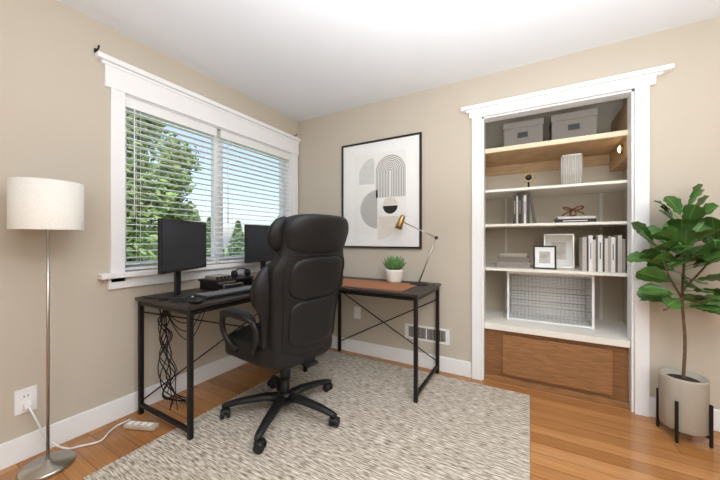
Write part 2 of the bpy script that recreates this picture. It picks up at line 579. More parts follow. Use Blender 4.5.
rs = thing('monitor_riser', 'low black riser shelf with devices on the desk', 'riser', (-2.06, 1.53, zt))
finish('riser_top', MB().box((0, 0, .066), (.22, .34, .012), .003), M_blackmetal, rs)
for dy in (-.155, .155):
    finish('riser_foot', MB().box((0, dy, .0303), (.2, .014, .059), .002), M_blackmetal, rs)
dv = thing('audio_interface', 'small black and silver device on the riser', 'audio device', (-2.05, 1.44, zt + .0725))
finish('device_body', MB().box((0, 0, .016), (.12, .13, .030), .004), M_chrome, dv)
for i in range(4):
    finish('knob', MB().cyl((.06, -.048 + i * .032, .016), (.072, -.048 + i * .032, .016), .008, seg=14), M_plastic, dv)

hp = thing('headphones', 'black over-ear headphones lying on the riser', 'headphones', (-2.0, 1.61, zt + .0725))
h = MB(); h.tube([(.0, .068 * math.cos(t), .024 + .045 * math.sin(t)) for t in [pi * i / 14 for i in range(15)]], .005, 8, flat=(2, 1))
finish('headband', h, M_plastic, hp)
for sy in (-1, 1):
    finish('ear_cup', MB().pad((0, sy * .062, .030), (.030, .018, .030), 2.5, 6), M_leather, hp)
dk = thing('docking_station', 'small silver docking box under the riser', 'docking station', (-2.02, 1.52, zt + .0005))
finish('dock_body', MB().box((0, 0, .018), (.10, .18, .034), .005), M_chrome, dk)
finish('dock_front', MB().box((.0505, 0, .018), (.002, .16, .024), .0005), M_plastic, dk)

cb = MB()
cb.tube(catmull([(-1.86, 1.00, zt + .0048), (-1.80, 1.03, zt + .0048), (-1.78, 1.08, zt + .0048), (-1.83, 1.11, zt + .0048), (-1.87, 1.08, zt + .0048), (-1.84, 1.05, zt + .0055), (-1.79, 1.11, zt + .0048)], 6), .004, 8)
finish('desk_cable', cb, M_plastic, None, label='loose black cable coiled on the desk', cat='cable')
cb = MB()
cb.tube(catmull([(-2.17, .99, zt + .0048), (-2.10, .985, zt + .0048), (-2.02, 1.0, zt + .0048), (-1.95, .985, zt + .0048), (-1.91, 1.01, zt + .0048)], 6), .004, 8)
finish('desk_cable', cb, M_plastic, None, label='loose black cable lying along the desk end', cat='cable')
tg = MB()
for i in range(9):
    rd = random.Random(140 + i)
    pts = [(-2.155 + rd.uniform(0, .12), 1.04 + rd.uniform(0, .16), .700)]
    n = 6
    for j in range(1, n):
        zz = (zt - .03) * (1 - j / n)
        sp = .04 if j < 4 else .055
        pts.append((-2.115 + .010 * j + rd.uniform(-sp, sp) * .8, 1.09 + rd.uniform(-sp, sp), zz))
    pts.append((-2.06 + rd.uniform(-.05, .05), 1.15 + rd.uniform(-.06, .10), .006))
    tg.tube(catmull(pts, 8), rd.choice([.0028, .0035, .0042]), 6)
for i in range(3):
    tg.tube(catmull([(-2.12, 1.08, .698), (-2.05 + .04 * i, 1.12, .60 - .05 * i), (-1.98 + .03 * i, 1.18, .58 - .04 * i), (-1.92 + .02 * i, 1.26, .728)], 8), .003, 6)
finish('cable_tangle', tg, M_plastic, None, label='messy tangle of black cables hanging under the desk', cat='cables', kind='stuff')

# desk lamp
dl = thing('desk_lamp', 'brass and black adjustable desk lamp beside the succulent', 'desk lamp', (-.80, 2.40, zt))
finish('lamp_base', MB().lathe([(0, .0005), (.075, .0005), (.077, .007), (.07, .014), (.01, .017), (0, .017)], 36), M_plastic, dl)
finish('lamp_arm', MB().tube([(0, 0, .015), (.14, .02, .385)], .0055, 10), M_chrome, dl)
finish('lamp_arm', MB().tube([(.14, .02, .385), (-.15, 0, .525)], .0048, 10), M_chrome, dl)
finish('lamp_joint', MB().pad((.14, .02, .385), (.013, .013, .013), 2.3, 5), M_plastic, dl)
hd = MB(); hd.lathe([(0, .075), (.012, .074), (.021, .064), (.030, -.02), (.031, -.05), (.027, -.05), (.024, -.0), (0, .05)], 28)
o = finish('lamp_head', hd, M_brass, dl, (-.165, 0, .51)); o.rotation_euler = (0, math.radians(22), 0)

# succulent
su = thing('potted_succulent', 'small green succulent in a white pot on the desk', 'potted plant', (-1.02, 2.40, zt))
finish('pot', MB().lathe([(0, .0005), (.055, .0005), (.066, .02), (.078, .10), (.08, .115), (.073, .115), (.07, .10), (0, .10)], 36), M_whitepot, su)
s = MB()
for ring, (cnt, tilt, ln) in enumerate([(13, 1.05, .10), (11, .7, .11), (8, .38, .11), (5, .15, .10)]):
    for i in range(cnt):
        a = 2 * pi * i / cnt + ring * .4
        d = Vector((math.cos(a) * math.sin(tilt), math.sin(a) * math.sin(tilt), math.cos(tilt)))
        base = Vector((math.cos(a) * .02, math.sin(a) * .02, .098))
        up = Vector((0, 0, 1))
        pts = [base + d * ln * t + up * (.03 * t * t) for t in (0, .25, .5, .75, .92, 1)]
        s.tube(pts, [.007, .014, .018, .014, .007, .001], 8, flat=(1, .4))
finish('succulent_leaves', s, M_succ, su)
finish('soil', MB().lathe([(0, .104), (.069, .102)], 24), M_soil, su)

# ------------------------------------------------------------------ office chair
CROT = math.radians(-7)
ch = thing('office_chair', 'black leather high-back executive office chair on casters', 'office chair', (-1.378, 1.45, RZ), pi + CROT)
def lean(z):
    t = z - .45
    return -.205 - .17 * t + .02 * math.sin(min(max(t / .8, 0), 1) * pi)
def widthf(z):
    ks = [(.44, .235), (.52, .255), (.62, .255), (.72, .262), (.85, .285), (.94, .292), (.99, .28), (1.03, .246), (1.08, .25), (1.16, .262), (1.27, .235)]
    if z <= ks[0][0]: return ks[0][1]
    for (a, wa), (b2, wb) in zip(ks, ks[1:]):
        if z <= b2:
            t = (z - a) / (b2 - a); t = t * t * (3 - 2 * t)
            return wa + (wb - wa) * t
    return ks[-1][1]
def defback(th, y_scale=1.0, xoff=0.0, wing=.055, zc=.845):
    def f(p):
        z = p.z + zc
        wz = widthf(z) * y_scale
        y = p.y * wz
        u = abs(p.y)
        x = p.x + lean(z) + xoff + wing * u ** 2.2
        return Vector((x, y, z))
    return f
bk = MB(); bk.pad((0, 0, 0), (.042, 1.0, .40), 8, 17, defback(.05, 1.0, -.015, .06))
bko = finish('backrest', bk, M_leather, ch)
finish('headrest', MB().pad((0, 0, 0), (.068, .99, .112), 4.5, 12, defback(.05, 1.0, -.010, .06, 1.143)), M_leather, bko)
finish('back_panel', MB().pad((0, 0, 0), (.030, .72, .12), 4.5, 11, defback(.05, 1.0, -.046, .06, .895)), M_leather, bko)
finish('back_panel', MB().pad((0, 0, 0), (.030, .72, .135), 4.5, 11, defback(.05, 1.0, -.046, .06, .635)), M_leather, bko)
cu = MB()
for (z0, z1, ys, th) in [(.50, .66, .78, .055), (.665, .83, .78, .055), (.835, 1.0, .78, .05)]:
    cu.pad((0, 0, 0), (th, 1, (z1 - z0) / 2), 3.6, 8, defback(th, ys, .035, .03, (z0 + z1) / 2))
cu.pad((0, 0, 0), (.055, 1, .10), 3.6, 8, defback(.06, .84, .035, .03, 1.13))
finish('back_cushion', cu, M_leather, bko)
for sy in (-1, 1):
    bo = MB()
    pts = []
    for i in range(13):
        z = .50 + i * .0405
        pts.append(Vector((lean(z) + .08, sy * (widthf(z) - .030), z)))
    bo.tube(pts, [.03, .045, .052, .052, .054, .06, .072, .088, .098, .096, .080, .052, .018], 14, flat=(.52, 1.15))
    finish('side_bolster', bo, M_leather, bko)
    hw = MB()
    pts = []
    for i in range(8):
        z = 1.04 + i * .0275
        pts.append(Vector((lean(z) + .065, sy * (widthf(z) - .028), z)))
    hw.tube(pts, [.014, .048, .066, .072, .070, .062, .048, .016], 12, flat=(.55, 1.2))
    finish('headrest_wing', hw, M_leather, bko)
for sy in (-1, 1):
    pts = []
    for i in range(14):
        z = .50 + i * .0385
        u = .82
        pts.append(Vector((lean(z) - .015 + .06 * u ** 2.2 - .0425, sy * widthf(z) * u, z)))
    finish('seam', MB().tube(pts, .003, 6), M_seam, bko)
pts = []
for i in range(21):
    u = -.93 + i * .093
    pts.append(Vector((lean(1.025) - .015 + .06 * abs(u) ** 2.2 - .042, widthf(1.025) * u, 1.025)))
finish('seam', MB().tube(pts, .0035, 6), M_seam, bko)
# seat
def defseat(p):
    z = p.z
    x = p.x
    z += -.035 * max(0, (x - .12) / .15) ** 2 + .018 * (abs(p.y) / .27) ** 3
    return Vector((x, p.y * (1 - .06 * max(0, -x / .27)), z))
st = MB(); st.pad((.045, 0, .45), (.285, .275, .085), 5, 12, defseat)
sto = finish('seat', st, M_leather, ch)
st = MB(); st.pad((.06, 0, .518), (.245, .235, .042), 3, 10, lambda p: Vector((p.x, p.y, p.z - .03 * max(0, (p.x - .1) / .15) ** 2)))
finish('seat_cushion', st, M_leather, sto)
me_ = MB(); me_.box((.0, 0, .355), (.26, .2, .05), .01); me_.box((-.15, 0, .37), (.22, .08, .02), .006)
me_.box((-.235, 0, .47), (.02, .08, .22), .006, 0, Matrix.Rotation(-.12, 4, 'Y'))
me_.cyl((.02, -.1, .355), (.02, -.24, .35), .006, seg=8); me_.box((.02, -.25, .35), (.03, .05, .012), .004)
finish('tilt_mechanism', me_, M_plastic, ch)
for sy in (-1, 1):
    ar = MB()
    loop = [(.10, sy * .272, .46), (.16, sy * .29, .49), (.205, sy * .306, .57), (.19, sy * .314, .645), (.12, sy * .317, .674), (-.03, sy * .317, .676), (-.11, sy * .314, .66), (-.13, sy * .302, .60), (-.10, sy * .288, .53), (-.05, sy * .272, .47)]
    ar.tube(catmull(loop, 6), .014, 12, flat=(1.0, 1.3))
    ao = finish('armrest', ar, M_plastic, ch)
    pd = MB(); pd.pad((.035, sy * .317, .69), (.16, .037, .022), 3, 9, lambda p: Vector((p.x, p.y, p.z - .022 * (p.x / .155) ** 4)))
    finish('arm_pad', pd, M_leather, ao)
gl = MB(); gl.cyl((0, 0, .075), (0, 0, .22), .027); gl.cyl((0, 0, .22), (0, 0, .335), .017); gl.lathe([(.0, .30), (.036, .30), (.034, .22), (.0, .22)], 20)
finish('gas_lift', gl, M_plastic, ch)
sb = MB(); sb.lathe([(0, .062), (.045, .062), (.055, .08), (.05, .125), (.03, .135), (0, .135)], 28)
sbo = finish('star_base', sb, M_plastic, ch)
base_ang = [-69 + 72 * i - 180 - math.degrees(CROT) for i in range(5)]
for i, ang in enumerate(base_ang):
    a = math.radians(ang)
    dx, dy = math.cos(a), math.sin(a)
    lg = MB()
    lg.tube([(.03, 0, .098), (.12, 0, .107), (.26, 0, .095), (.355, 0, .078), (.382, 0, .072)], [.034, .03, .025, .02, .013], 12, flat=(1.1, .8))
    lo = finish('leg', lg, M_plastic, sbo, rotz=a)
    cs = MB()
    sw = .6 + i * 1.3
    r_ = .366
    cs.cyl((0, 0, .045), (0, 0, .078), .008, seg=10)
    for s_ in (-1, 1):
        cs.tube([(-.012, s_ * .009, .0285), (-.012, s_ * .013, .0285), (-.012, s_ * .026, .0285), (-.012, s_ * .029, .0285)], [.026, .0282, .0282, .02], 22)
    cs.pad((-.006, 0, .043), (.026, .028, .017), 2.5, 5)
    finish('caster', cs, M_plastic, ch, (r_ * dx, r_ * dy, 0), sw)

# ------------------------------------------------------------------ floor lamp
fl = thing('floor_lamp', 'slim floor lamp with white linen drum shade and steel base', 'floor lamp', (-2.075, .530, 0))
finish('base', MB().lathe([(0, .0005), (.100, .0005), (.102, .012), (.096, .02), (.02, .024), (.012, .04), (0, .04)], 48), M_chrome, fl)
finish('pole', MB().cyl((0, 0, .03), (0, 0, 1.30), .0065, seg=16), M_chrome, fl)
sh = MB(); sh.lathe([(.132, 1.175), (.132, 1.41), (.1295, 1.41), (.1295, 1.175), (.132, 1.175)], 64)
for k_ in range(3):
    a = 2 * pi * k_ / 3
    sh.cyl((0, 0, 1.30), (.13 * math.cos(a), .13 * math.sin(a), 1.39), .002, seg=6)
sho = finish('lamp_shade', sh, M_shade, fl)
finish('bulb', MB().lathe([(0, 1.29), (.014, 1.29), (.016, 1.31), (.03, 1.34), (.03, 1.36), (.018, 1.375), (0, 1.38)], 20), M_white, fl)

# ------------------------------------------------------------------ outlet and cords
ol = thing('wall_outlet', 'white wall outlet with a plug above the baseboard', 'outlet', (XL, .495, .30))
finish('outlet_plate', MB().box((.0035, 0, 0), (.006, .08, .125), .002), M_white, ol)
for dz in (-.024, .024):
    k = MB(); k.box((.0075, 0, dz), (.002, .034, .034), .001)
    k.box((.0088, -.007, dz), (.001, .003, .01), 0, 1); k.box((.0088, .007, dz), (.001, .003, .01), 0, 1)
    finish('socket', k, [M_trim, M_darkgap], ol)
pl = thing('extension_lead', 'white power cord from the outlet across the floor', 'power cord', (0, 0, 0))
finish('plug', MB().box((XL + .026, .497, .276), (.03, .028, .028), .005), M_white, pl)
k = MB()
k.tube(catmull([(XL + .04, .497, .276), (XL + .065, .52, .2), (XL + .05, .56, .08), (XL + .09, .62, .007), (-2.12, .67, .007), (-2.08, .74, .007), (-2.13, .80, .007), (-2.16, .85, .007), (-2.165, .92, .007)], 8), .0045, 8)
finish('lead', k, M_white, pl)
ps = thing('power_strip', 'beige power strip lying on the floor by the desk leg', 'power strip', (-2.02, .915, .0005), math.radians(-68))
finish('strip_body', MB().box((0, 0, .014), (.048, .20, .026), .006), M_strip, ps)
for i in range(4):
    finish('socket', MB().box((0, -.068 + i * .042, .0275), (.03, .028, .003), .001), M_white, ps)

ol = thing('wall_outlet', 'small white wall outlet behind the desk', 'outlet', (-1.49, YB, .40))
finish('outlet_plate', MB().box((0, -.0035, 0), (.075, .006, .12), .002), M_white, ol)
for dz in (-.022, .022):
    finish('socket', MB().box((0, -.0075, dz), (.03, .002, .03), .001), M_trim, ol)

# vent register
vt = thing('vent_register', 'white metal vent register set in the wall', 'vent', (-.79, YB, .298))
k = MB()
k.bb(-.2, .2, -.008, 0, .048, .066, .002); k.bb(-.2, .2, -.008, 0, -.066, -.048, .002)
k.bb(-.2, -.165, -.008, 0, -.048, .048, .002); k.bb(.165, .2, -.008, 0, -.048, .048, .002)
k.bb(-.004, .004, -.007, 0, -.048, .048)
finish('vent_frame', k, M_white, vt)
finish('vent_shade_sheet', MB().bb(-.166, .166, -.0015, -.0002, -.049, .049), M_darkgap, vt)  # flat dark sheet on the wall, shade behind the louvers put into its colour
k = MB()
for i in range(28):
    x = -.158 + i * .0117
    k.box((x, -.004, 0), (.004, .004, .096))
finish('louver', k, mat('vent_grey', (186, 182, 175), .5), vt)

# ------------------------------------------------------------------ artwork
ax0, ax1, az0, az1 = -1.661, -.831, 1.045, 2.07
AW, AH = ax1 - ax0, az1 - az0
art = thing('framed_artwork', 'abstract geometric print in a thin black frame', 'picture', ((ax0 + ax1) / 2, YB, az0))
k = MB(); fw = .016
k.bb(-AW / 2, AW / 2, -.028, -.001, 0, fw, .001); k.bb(-AW / 2, AW / 2, -.028, -.001, AH - fw, AH, .001)
k.bb(-AW / 2, -AW / 2 + fw, -.028, -.001, fw, AH - fw, .001); k.bb(AW / 2 - fw, AW / 2, -.028, -.001, fw, AH - fw, .001)
finish('picture_frame', k, M_plastic, art)
finish('art_print', MB().bb(-AW / 2 + fw, AW / 2 - fw, -.016, -.004, fw, AH - fw), M_paper, art)
d = MB()
def P(s_, t_, y=-.0172):
    return Vector((-AW / 2 + s_ * AW, y, t_ * AH))
def fill(pts, mi, y=-.0168):
    d.poly([P(s_, t_, y) for s_, t_ in pts], mi)
asp = AW / AH
def arc(cx, cy, r, a0, a1, n=28):
    return [(cx + r * math.cos(math.radians(a0 + (a1 - a0) * i / n)), cy + r * asp * math.sin(math.radians(a0 + (a1 - a0) * i / n))) for i in range(n + 1)]
def ribbon(pts, wdt, mi, y=-.0172):
    n = len(pts)
    V = [P(s_, t_, y) for s_, t_ in pts]
    L, R = [], []
    for i in range(n):
        dd = (V[min(i + 1, n - 1)] - V[max(i - 1, 0)]).normalized()
        q = Vector((-dd.z, 0, dd.x)) * wdt / 2
        L.append(V[i] + q); R.append(V[i] - q)
    for i in range(n - 1):
        d.poly([L[i], L[i + 1], R[i + 1], R[i]], mi)
fill([(.17, .12), (.83, .12), (.83, .88), (.17, .88)], 3, -.0163)
fill([(.24, .60)] + [(.44, .60)] + [(.44, .80)] + arc(.44, .68, .20, 90, 180)[1:], 2, -.0166)
fill([(.46, .46)] + arc(.64, .70, .18, 180, 0) + [(.82, .46)], 1, -.0166)
for i in range(9):
    r = .175 - i * .0195
    if r > .01:
        ribbon([(.64 - r, .465)] + arc(.64, .70, r, 180, 0) + [(.64 + r, .465)], .0042, 0)
fill(arc(.48, .36, .22, 90, 270, 30), 1, -.0166)
for i in range(17):
    s_ = .265 + i * .0130
    hh = math.sqrt(max(0, .22 ** 2 - (.48 - s_) ** 2)) * asp
    ribbon([(s_, .36 - hh), (s_, .36 + hh)], .0036, 0)
fill(arc(.64, .385, .09, 180, 360, 34), 0, -.0174)
fill(arc(.64, .39, .09, 0, 180, 24), 4, -.0171)
fill([(.49, .29)] + arc(.49, .29, .26, 270, 360, 24), 4, -.0166)
M_lite = mat('print_panel', (242, 241, 238), .8, var=.01)
M_lite2 = mat('print_ivory', (230, 229, 225), .8, var=.01)
finish('print_design', d, [M_inkb, M_lite2, M_inkg, M_lite, M_inkbe], art)

# ------------------------------------------------------------------ closet fittings
IX0, IX1 = -.40, .66
YS = 2.685
def shelf(z, y0, th, label, cleat=None, fm=M_shelf):
    root = thing('closet_shelf', label, 'shelf', (0, 0, z - th), group='shelves in the closet')
    finish('shelf_board', MB().bb(IX0 + .001, IX1 - .001, y0, CD - .001, 0, th, .002), fm, root)
    if cleat:
        finish('cleat', MB().bb(IX0 + .02, IX1 - .02, CD - .02, CD - .001, -.09, -.0005, .001), M_wood, root)
        finish('cleat', MB().bb(IX1 - .085, IX1 - .001, YB + .102, CD - .001, -cleat, -.0005, .001), M_wood, root)
        finish('cleat', MB().bb(IX0 + .001, IX0 + .02, y0 + .01, CD - .001, -.09, -.0005, .001), M_wood, root)
        finish('side_panel', MB().bb(IX1 - .075, IX1 - .001, YB + .102, CD - .001, th + .0005, .255, .001), M_wood, root)
    return root
s1 = shelf(1.872, YS - .02, .035, 'light oak top closet shelf with wooden cleats holding fabric bins', .15, M_woodl)
finish('shelf_underside', MB().bb(IX0 + .021, IX1 - .086, YS - .019, CD - .021, -.004, -.0005), M_wood, s1)
Z2, Z3, Z4, Z5 = 1.535, 1.252, .893, .455
shelf(Z2, YS, .02, 'white closet shelf holding a vase and small ornament')
shelf(Z3, YS, .02, 'white closet shelf holding books and ornament')
shelf(Z4, YS, .022, 'white closet shelf holding frames, boxes and books')
for x in (-.20, .52):
    for (za, zc_) in ((Z5 + .001, Z4 - .023), (Z4 + .001, Z3 - .021), (Z3 + .001, Z2 - .021)):
        k = MB(); k.bb(-.009, .009, -.010, -.001, 0, zc_ - za)
        for j in range(int((zc_ - za) / .02) - 1):
            k.box((0, -.0105, .02 + j * .02), (.005, .001, .010), 0, 1)
        finish('shelf_standard', k, [M_white, M_slot], None, (x, CD, za), label='white slotted metal shelf standard on the closet wall', cat='shelf bracket', group='slotted shelf standards')
cl = thing('closet_light', 'small round glowing warm light on the wooden cleat', 'light', (IX1 - .0855, 2.80, 1.775))
cl.rotation_euler = (0, -pi / 2, 0)
finish('light_housing', MB().lathe([(0, 0), (.034, 0), (.034, .010), (.028, .014), (.026, .012), (0, .012)], 28), M_brass, cl)
finish('light_lens', MB().lathe([(.0255, .0125), (.018, .020), (0, .024)], 24), mat('warm_lens', (255, 222, 160), .4, emit=8), cl)

# built-in cabinet
cab = thing('closet_cabinet', 'built-in oak cabinet with cream top inside the closet', 'cabinet', (0, 0, 0))
finish('cabinet_top', MB().bb(CX0 + .013, CX1 - .013, YB + .02, YB + .101, Z5 - .045, Z5, .002), M_shelf, cab)
finish('cabinet_top', MB().bb(IX0 + .001, IX1 - .001, YB + .1015, CD - .001, Z5 - .02, Z5, .001), M_shelf, cab)
finish('cabinet_front', MB().bb(CX0 + .013, CX1 - .013, YB + .06, YB + .08, .0005, Z5 - .046, .001), M_woodf, cab)
finish('cabinet_panel', MB().bb(-.19, .49, YB + .044, YB + .0595, .06, .37, .004), M_woodh, cab)
finish('toe_board', MB().bb(CX0 + .013, CX1 - .013, YB + .03, YB + .0595, .0005, .035, .003), M_woodh, cab)

def bin_(x, y, w_, d_, h_, label):
    root = thing('storage_bin', label, 'storage bin', (x, y, 1.8725), group='grey fabric bins on the top shelf')
    finish('bin_body', MB().box((0, 0, h_ * .4), (w_ * .96, d_ * .96, h_ * .8), .006), M_bin, root)
    finish('bin_lid', MB().box((0, 0, h_ * .86), (w_, d_, h_ * .28), .006), M_bin, root)
    k = MB(); k.box((0, -d_ / 2 - .002, h_ * .42), (.07, .003, .04), .001)
    finish('label_holder', k, M_plastic, root)
bin_(-.05, 2.82, .285, .26, .19, 'grey fabric storage bin with lid')
bin_(.28, 2.82, .285, .26, .195, 'grey fabric storage bin with lid')

orn = thing('round_ornament', 'small round brass ornament on a dark base', 'ornament', (-.01, 2.80, Z2))
finish('ornament_base', MB().lathe([(0, .0005), (.03, .0005), (.03, .01), (.008, .016), (.006, .06), (0, .06)], 24), M_plastic, orn)
k = MB(); k.tube([(.036 * math.cos(t), 0, .095 + .036 * math.sin(t)) for t in [2 * pi * i / 28 for i in range(28)]], .006, 10, closed=True)
finish('ornament_ring', k, M_brass, orn)
finish('ornament_ball', MB().pad((.0, 0, .095), (.022, .020, .022), 2, 6), M_plastic, orn)
jar = thing('ribbed_vase', 'pale grey ribbed square vase on the shelf', 'vase', (.275, 2.80, Z2))
k = MB(); k.box((0, 0, .115), (.13, .10, .228), .008)
finish('vase_body', k, mat('frosted_grey', (196, 192, 184), .25, var=.05), jar)
k = MB()
for i in range(9):
    k.cyl((-.056 + i * .014, -.051, .01), (-.056 + i * .014, -.051, .22), .005, seg=8)
    k.cyl((-.066, -.045 + i * .011, .01), (-.066, -.045 + i * .011, .22), .004, seg=8)
finish('vase_ribs', k, mat('rib_grey', (182, 176, 166), .25), jar)
k = MB(); k.bb(-.06, .06, -.045, .045, .2295, .2345, .002)
finish('vase_rim', k, M_white, jar)

# books
BM = {}
def bookmat(c):
    if c not in BM:
        BM[c] = mat('cover_%d_%d_%d' % c, c, .6, var=.04)
    return BM[c]
def book(x, y, z, th, ht, dp, col, tilt=0.0, label='', grp='', band=None):
    root = thing('book', label, 'book', (x, y, z + .0006), group=grp)
    root.rotation_euler = (0, tilt, 0)
    k = MB()
    k.bb(0, .002, 0, dp, 0, ht, .0005); k.bb(th - .002, th, 0, dp, 0, ht, .0005)
    k.bb(0.0, th, -.001, .002, 0, ht, .0008)
    if band:
        k.bb(th * .36, th * .64, -.0016, -.0008, ht * .35, ht * .8, 0, 1)
    finish('cover', k, [bookmat(col), bookmat(band) if band else bookmat(col)], root)
    finish('pages', MB().bb(.0021, th - .0021, .003, dp - .003, .003, ht - .003), M_pages, root)
gb = 'upright books on the middle shelf'
x = -.12
for (th, ht, col, nm, bd) in [(.022, .235, (66, 64, 62), 'dark grey', (150, 150, 148)), (.012, .225, (206, 200, 190), 'cream', None), (.026, .24, (44, 44, 46), 'black', (130, 128, 124)), (.012, .215, (96, 90, 84), 'brown-grey', None), (.018, .23, (222, 219, 212), 'white', (120, 120, 118)), (.022, .235, (58, 58, 60), 'charcoal', None)]:
    book(x, 2.76, Z3, th, ht, .16, col, 0, nm + ' upright book on the closet shelf', gb, bd)
    x += th + .001
book(x + .03, 2.76, Z3 + .0, .016, .2, .15, (90, 86, 82), -.14, 'grey book leaning against the upright books', gb)
def flatbook(x, y, z, wx, dy, th, col, rz, label, grp):
    root = thing('book', label, 'book', (x, y, z + .0005), rz, group=grp)
    k = MB(); k.bb(-wx / 2, wx / 2, -dy / 2, dy / 2, 0, .003); k.bb(-wx / 2, wx / 2, -dy / 2, dy / 2, th - .003, th); k.bb(-wx / 2, wx / 2, -dy / 2 - .001, -dy / 2 + .003, 0, th, .0008)
    finish('cover', k, bookmat(col), root)
    finish('pages', MB().bb(-wx / 2 + .003, wx / 2 - .003, -dy / 2 + .004, dy / 2 - .003, .0031, th - .0031), M_pages, root)
    k = MB(); k.bb(-wx * .3, wx * .3, -dy / 2 - .0018, -dy / 2 - .0008, th * .4, th * .6)
    finish('spine_lettering', k, M_paper, root)
flatbook(.29, 2.80, Z3, .25, .17, .026, (34, 34, 36), 0, 'black book lying flat under the ornament', 'stacked flat books')
flatbook(.295, 2.80, Z3 + .0275, .23, .16, .018, (210, 206, 198), .04, 'pale grey book lying flat beneath the ornament', 'stacked flat books')
kn = MB()
pts = [( .055 * (math.sin(t) + 1.1 * math.sin(2 * t)) * .62, .03 * math.sin(3 * t), .052 + .042 * (math.cos(t) - 1.1 * math.cos(2 * t)) * .5) for t in [2 * pi * i / 60 for i in range(60)]]
zmin = min(p[2] for p in pts)
kn.tube([(p[0], p[1], p[2] - zmin + .007) for p in pts], .006, 8, closed=True)
kn.tube([(-.07, 0, .012), (0, .01, .06), (.07, 0, .02)], .005, 8)
finish('knot_ornament', kn, M_copper, None, (.285, 2.79, Z3 + .047), label='copper twisted knot ornament on stacked books', cat='ornament')

for i, (wx, hh, c_) in enumerate([(.25, .05, (150, 142, 132)), (.235, .04, (128, 120, 112)), (.2, .025, (170, 162, 152))]):
    z0 = Z4 + [0, .051, .092][i]
    root = thing('keepsake_box', ['wide taupe lidded box at the bottom of a stack', 'grey lidded box in the middle of a stack', 'thin light taupe box on top of a stack'][i], 'box', (-.12, 2.83, z0 + .0005), group='stacked flat boxes')
    finish('box_body', MB().box((0, 0, hh * .3), (wx * .97, .19, hh * .6), .002), bookmat(c_), root)
    finish('box_lid', MB().box((0, 0, hh * .8 - .0002), (wx, .2, hh * .4), .002), bookmat(c_), root)
def pframe(x, y, wx, hz, fm, label, inner):
    root = thing('photo_frame', label, 'photo frame', (x, y, Z4 + .0005))
    root.rotation_euler = (math.radians(-6), 0, 0)
    f_ = .012
    k = MB(); k.bb(-wx / 2, wx / 2, -.008, .008, 0, f_, .001); k.bb(-wx / 2, wx / 2, -.008, .008, hz - f_, hz, .001)
    k.bb(-wx / 2, -wx / 2 + f_, -.008, .008, f_, hz - f_, .001); k.bb(wx / 2 - f_, wx / 2, -.008, .008, f_, hz - f_, .001)
    finish('frame', k, fm, root)
    finish('mat_board', MB().bb(-wx / 2 + f_, wx / 2 - f_, -.002, .006, f_, hz - f_), M_paper, root)
    k = MB(); k.bb(-wx * .24, wx * .24, -.003, -.0021, hz * .25, hz * .75)
    finish('photograph', k, inner, root)
pframe(.205, 2.93, .21, .28, M_chrome, 'tall silver-framed picture with cream mat', mat('pic_beige', (205, 198, 188), .6, var=.25, scale=12))
pframe(.10, 2.76, .155, .185, M_plastic, 'small black photo frame with white mat', mat('pic_grey', (190, 188, 184), .6, var=.3, scale=14))
x = .335
gb2 = 'upright books on the lower shelf'
for (th, ht, col, nm, bd) in [(.026, .25, (190, 184, 174), 'beige', None), (.010, .235, (70, 70, 70), 'dark grey', None), (.024, .262, (232, 231, 227), 'white', (150, 150, 148)), (.016, .232, (208, 204, 196), 'off-white', None), (.012, .255, (110, 106, 100), 'grey', None), (.026, .265, (228, 227, 223), 'white', (110, 110, 108)), (.010, .245, (72, 70, 68), 'black', None), (.02, .24, (214, 208, 198), 'cream', None), (.014, .258, (176, 170, 162), 'taupe', None), (.024, .25, (234, 232, 228), 'white', (130, 130, 128)), (.012, .24, (92, 88, 84), 'dark', None), (.022, .262, (206, 200, 190), 'cream', None), (.018, .235, (168, 164, 158), 'light grey', None)]:
    book(x, 2.73, Z4, th, ht, .17, col, 0, nm + ' upright book beside the photo frames', gb2, bd)
    x += th + .0008

# wire drawer unit
wu = thing('wire_drawer_unit', 'white cubby with sliding wire basket drawers on the cabinet top', 'wire drawers', (.125, 2.95, Z5))
W2, D2, H2 = .285, .15, .405
k = MB()
for sx in (-1, 1):
    k.box((sx * W2, 0, H2 / 2 + .0005), (.016, 2 * D2, H2 - .001), .002)
k.box((0, 0, H2 - .009), (2 * W2 - .017, 2 * D2, .016), .002)
k.box((0, 0, .010), (2 * W2 - .017, 2 * D2, .014), .002)
k.box((0, D2 - .004, H2 / 2), (2 * W2 - .017, .006, H2 - .03), .001)
finish('unit_frame', k, M_white, wu)
M_wire = mat('wire_white', (222, 221, 217), .4, var=.02)
def wires(z0, z1):
    k = MB()
    x0, x1, y0, y1 = -W2 + .012, W2 - .012, -D2 + .004, D2 - .012
    rr = .001
    for j in range(5):
        z = z0 + (z1 - z0) * j / 4
        for y in (y0, y1):
            k.cyl((x0, y, z), (x1, y, z), rr * (2.8 if j == 4 else 1.2), seg=6)
        for x_ in (x0, x1):
            k.cyl((x_, y0, z), (x_, y1, z), rr * 1.5, seg=6)
    for j in range(21):
        x_ = x0 + (x1 - x0) * j / 20
        k.tube([(x_, y0, z1), (x_, y0, z0), (x_, y1, z0), (x_, y1, z1)], rr * .8, 6)
    return k
for (a, b_) in ((.03, .125), (.155, .25), (.28, .37)):
    finish('wire_basket', wires(a, b_), M_chrome, wu)

